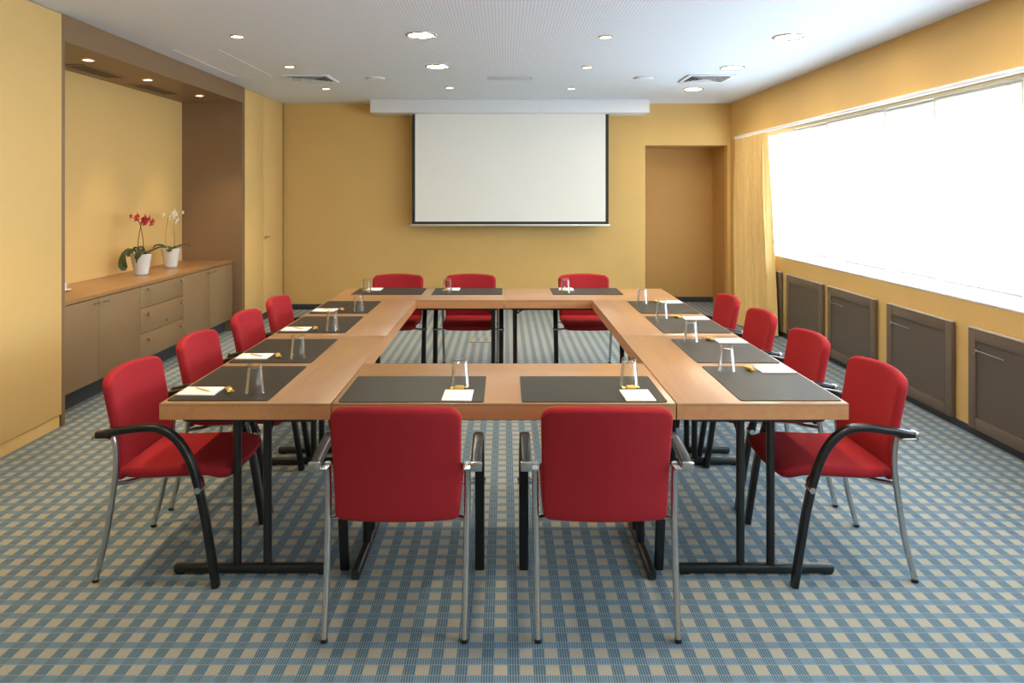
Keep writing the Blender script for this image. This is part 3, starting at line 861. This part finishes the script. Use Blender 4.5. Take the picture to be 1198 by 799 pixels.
edges = [(9.15, 8.27), (8.33, 7.41), (7.47, 6.33), (6.39, 5.54), (5.60, 4.65), (4.71, 3.75), (3.81, 2.85), (2.91, 1.95), (2.01, 1.05), (1.11, 0.15), (0.21, -0.75), (-0.69, -1.65), (-1.59, -2.55), (-2.49, -3.35), (-3.29, -4.05)]
wh = ['beside the curtain', 'second from the curtain', 'third from the curtain', 'fourth from the curtain', 'fifth from the curtain', 'sixth from the curtain']
for k, (y1, y0) in enumerate(edges):
    xx = 3.295 if k % 2 == 0 else 3.325
    t = thing('sheer_panel', 'white sheer panel in the window, ' + (wh[k] if k < 6 else 'unseen number %d from the curtain' % (k + 1)), 'sheer curtain', (xx, (y0 + y1) / 2, 0.93), 0, 'sheer panels in the window')
    h = (y1 - y0) / 2
    b = BM(); vs = [b.verts.new((0, yy, zz)) for yy, zz in ((-h, 0.02), (h, 0.02), (h, 1.385), (-h, 1.385))]; b.faces.new(vs)
    finish(b, 'sheer_fabric', M['sheer'], t)
    for s in (-1, 1):
        b = BM(); box(b, -0.0015, 0.0015, s * h - 0.006, s * h + 0.006, 0.02, 1.385); finish(b, 'hem', M['hem'], t)
    b = BM(); box(b, -0.004, 0.004, -h, h, 0.0, 0.02, 0.001); finish(b, 'weight_bar', M['alu'], t)
    b = BM(); box(b, -0.006, 0.006, -h, h, 1.375, 1.393, 0.001); finish(b, 'carrier_bar', M['alu'], t)

# ------------------------------------------------------------------ ceiling fittings
def downlight(name, label, x, y, R, mat, zc, strong=True, group=None, deep=0.03):
    t = thing(name, label, 'ceiling light', (x, y, zc - 0.0008), 0, group)
    b = BM(); lathe(b, [(R, 0.0), (R * 0.99, -0.006), (R * 0.86, -0.010), (R * 0.82, -0.008), (R * 0.80, -0.002), (R * 0.80, 0.0)], n=40, closed=True); finish(b, 'rim', M['rim' if R < 0.09 else 'chrome'], t)
    b = BM(); lathe(b, [(0, -0.003), (R * 0.8, -0.003), (R * 0.8, -0.001), (0, -0.001)], n=36); finish(b, 'diffuser' if R > 0.09 else 'bulb', M[mat], t)
    return t
rows = [5.72, 7.15, 8.67]
names = {(-0.65, 0): 'large round downlight beyond the screen end, sideboard column', }
for x, ys, side in ((-0.65, (5.71, 7.12), 'middle'), (2.24, (5.77, 7.19, 8.67), 'window')):
    for i, y in enumerate(ys):
        place = ('over the table square', 'next toward the screen', 'beside the window-side ceiling vent')[i]
        downlight('ceiling_downlight', 'large lit round downlight of the %s row, %s' % (side, place), x, y, 0.122, 'lamp', ZC, group='large ceiling downlights')
for x, side in ((-0.65, 'middle'), (2.24, 'window')):  # nearer lights out of view, added to the rows for lighting
    for i, y in enumerate((4.28, 2.85)):
        downlight('ceiling_downlight', 'unseen large round downlight added to the %s row for light, number %d back from the frame' % (side, i + 1), x, y, 0.122, 'lamp', ZC, group='large ceiling downlights')
small = [(-2.10, 5.75, 'above the sideboard, first before the grey vent'), (-2.09, 7.12, 'beside the grey vent on the sideboard side'), (-2.10, 8.62, 'between the grey vent and the sideboard-side corner'),
         (-0.64, 8.55, 'in front of the screen housing, middle row'), (0.80, 5.77, 'over the table square, between the large lights'),
         (0.81, 7.15, 'toward the screen, in line with the slot vent'), (0.79, 8.62, 'in front of the screen housing, window half')]
for x, y, w in small:
    t = downlight('ceiling_spotlight', 'small brass halogen spot ' + w, x, y, 0.056, 'spot', ZC, group='small halogen ceiling spots')
for k, y in enumerate((5.75, 6.75, 7.85)):
    x = (-3.27, -3.29, -3.27)[k]
    t = downlight('niche_spotlight', 'small lit spot under the niche bulkhead, %s from the tall end cupboard' % ('first', 'second', 'third')[k], x, y, 0.05, 'spot', 2.65, group='spots over the sideboard')
for k, y in enumerate((6.65, 7.75)):
    t = thing('niche_vent', 'brown slotted vent under the niche bulkhead, %s' % ('beside the first spot', 'beside the third spot')[k], 'vent', (-3.52, y - 0.35, 2.6495), 0, 'vents over the sideboard')
    b = BM()
    for q in (-0.10, 0.10): box(b, q - 0.012, q + 0.012, -0.35, 0.35, -0.008, -0.0005, 0.001)
    for q in (-0.338, 0.338): box(b, -0.088, 0.088, q - 0.012, q + 0.012, -0.008, -0.0005, 0.001)
    finish(b, 'frame', M['brown'], t)
    b = BM()
    for k2 in range(6): box(b, -0.08 + k2 * 0.028, -0.062 + k2 * 0.028, -0.326, 0.326, -0.006, -0.001)
    finish(b, 'louvre', M['louvre'], t)

def vent(x, y, w, label):
    t = thing('ceiling_vent', label, 'vent', (x, y, ZC - 0.0008), 0, 'square ceiling vents')
    b = BM(); h = w / 2
    for a in ((-h, h, -h, -h + 0.04), (-h, h, h - 0.04, h), (-h, -h + 0.04, -h + 0.04, h - 0.04), (h - 0.04, h, -h + 0.04, h - 0.04)):
        box(b, a[0], a[1], a[2], a[3], -0.014, -0.0005, 0.003)
    finish(b, 'frame', M['white'], t)
    b = BM(); box(b, -h + 0.04, h - 0.04, -h + 0.04, h - 0.04, -0.004, -0.0015); o = finish(b, 'duct', M['ventdark'], t)
    b = BM()
    for k in range(1, 5):
        r = (h - 0.05) * k / 4.6
        for sx, sy in ((1, 0), (-1, 0), (0, 1), (0, -1)):
            if sx: P = [(sx * r, -r, 0), (sx * r, r, 0)]; ref = (sx, 0, -0.8)
            else: P = [(-r, sy * r, 0), (r, sy * r, 0)]; ref = (0, sy, -0.8)
            sweep(b, [(p[0], p[1], -0.012) for p in P], rrect(0.022, 0.003, 0.001, 1), ref=ref)
    finish(b, 'louvre', M['vent'], t)
vent(-2.08, 7.86, 0.50, 'square louvred ceiling vent on the sideboard side')
vent(2.17, 7.86, 0.50, 'square louvred ceiling vent on the window side')
t = thing('slot_vent', 'narrow slot vent in the ceiling before the screen housing', 'vent', (0.06, 7.84, ZC - 0.0008))
b = BM(); box(b, -0.22, 0.22, -0.06, -0.035, -0.014, -0.0005, 0.003); box(b, -0.22, 0.22, 0.035, 0.06, -0.014, -0.0005, 0.003); box(b, -0.24, -0.22, -0.06, 0.06, -0.014, -0.0005, 0.003); box(b, 0.22, 0.24, -0.06, 0.06, -0.014, -0.0005, 0.003); finish(b, 'frame', M['vent'], t)
b = BM(); box(b, -0.22, 0.22, -0.035, 0.035, -0.004, -0.001); finish(b, 'slot', M['white'], t)
for x, w in ((-1.38, 'sideboard half'), (1.49, 'window half')):
    b = BM(); lathe(b, [(0, 0), (0.10, 0), (0.102, -0.006), (0.09, -0.016), (0.04, -0.019), (0, -0.019)], n=36)
    o = finish(b, 'ceiling_speaker', M['white']); o.location = (x, 7.84, ZC - 0.001)
    tag(o, 'flat round white disc on the ceiling, %s, level with the vents' % w, 'ceiling speaker', 'round ceiling discs')
# access hatch outline near the niche
b = BM(); 
for a in ((-0.20, 0.20, -0.72, -0.712), (-0.20, 0.20, 0.712, 0.72), (-0.20, -0.192, -0.712, 0.712), (0.192, 0.20, -0.712, 0.712)):
    box(b, a[0], a[1], a[2], a[3], -0.004, 0)
o = finish(b, 'ceiling_hatch', M['white']); o.location = (-2.65, 7.0, ZC - 0.0008)
tag(o, 'thin white access hatch outline in the ceiling beside the niche', 'hatch')

# floor box under the screen end tables
t = thing('floor_hatch', 'square metal edged floor hatch in the carpet behind the screen end chairs', 'floor hatch', (-0.235, 7.98, 0.0005))
b = BM()
for a in ((-0.14, 0.14, -0.14, -0.125), (-0.14, 0.14, 0.125, 0.14), (-0.14, -0.125, -0.125, 0.125), (0.125, 0.14, -0.125, 0.125)):
    box(b, a[0], a[1], a[2], a[3], 0, 0.005, 0.001)
finish(b, 'frame', M['rim'], t)
b = BM(); box(b, -0.124, 0.124, -0.124, 0.124, 0, 0.003); finish(b, 'lid', M['carpet'], t)

# ------------------------------------------------------------------ lights
def add_light(name, kind, loc, energy, color, rot=(0, 0, 0), **kw):
    l = bpy.data.lights.new(name, kind); l.energy = energy; l.color = color
    for k, v in kw.items(): setattr(l, k, v)
    o = bpy.data.objects.new(name, l); COL.objects.link(o); o.location = loc; o.rotation_euler = rot
    return o
SPOT_E, NICHE_E = 80.0, 48.0
for x, y, w in small:
    add_light('halogen_beam', 'SPOT', (x, y, ZC - 0.02), SPOT_E, (1.0, 0.72, 0.40), spot_size=math.radians(75), spot_blend=0.8, shadow_soft_size=0.04)
for x, y in ((-2.10, 4.3), (-2.1, 2.85), (0.80, 4.3), (0.8, 2.85)):  # beams with no fixture, added out of view for more light
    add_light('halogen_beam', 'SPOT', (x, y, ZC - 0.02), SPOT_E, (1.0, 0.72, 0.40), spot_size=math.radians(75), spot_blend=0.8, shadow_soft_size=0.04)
for k, y in enumerate((5.75, 6.75, 7.85)):
    add_light('niche_beam', 'SPOT', (-3.40, y, 2.63), NICHE_E, (1.0, 0.80, 0.52), rot=(0, math.radians(-14), 0), spot_size=math.radians(80), spot_blend=0.7, shadow_soft_size=0.03)

# daylight: overcast sky through the window band
w = bpy.data.worlds.new('World'); scene.world = w; w.use_nodes = True
bg = w.node_tree.nodes['Background']
bg.inputs[0].default_value = (0.68, 0.85, 1.0, 1)
bg.inputs[1].default_value = 10.5
p = add_light('window_portal', 'AREA', (3.53, (WY0 + WY1) / 2, (WZ0 + WZ1) / 2), 1.0, (1, 1, 1), rot=(0, math.radians(90), 0), shape='RECTANGLE', size=WZ1 - WZ0, size_y=WY1 - WY0)
p.data.cycles.is_portal = True

# ------------------------------------------------------------------ camera
cam = bpy.data.cameras.new('Camera'); co = bpy.data.objects.new('Camera', cam); COL.objects.link(co)
co.location = (0, 0, 1.6); co.rotation_euler = (PI / 2, 0, 0)
cam.sensor_width = 36.0; cam.lens = 856 / 1198 * 36.0
cam.shift_x = 9 / 1198; cam.shift_y = -173.5 / 1198
cam.clip_start = 0.02
scene.camera = co

vs = scene.view_settings
vs.view_transform = 'Standard'; vs.look = 'None'; vs.gamma = 1.0; vs.use_curve_mapping = False
vs.exposure = 0.27
c = scene.cycles
c.use_denoising = True
c.max_bounces = 12; c.diffuse_bounces = 6; c.transparent_max_bounces = 16; c.transmission_bounces = 10
c.sample_clamp_indirect = 60.0
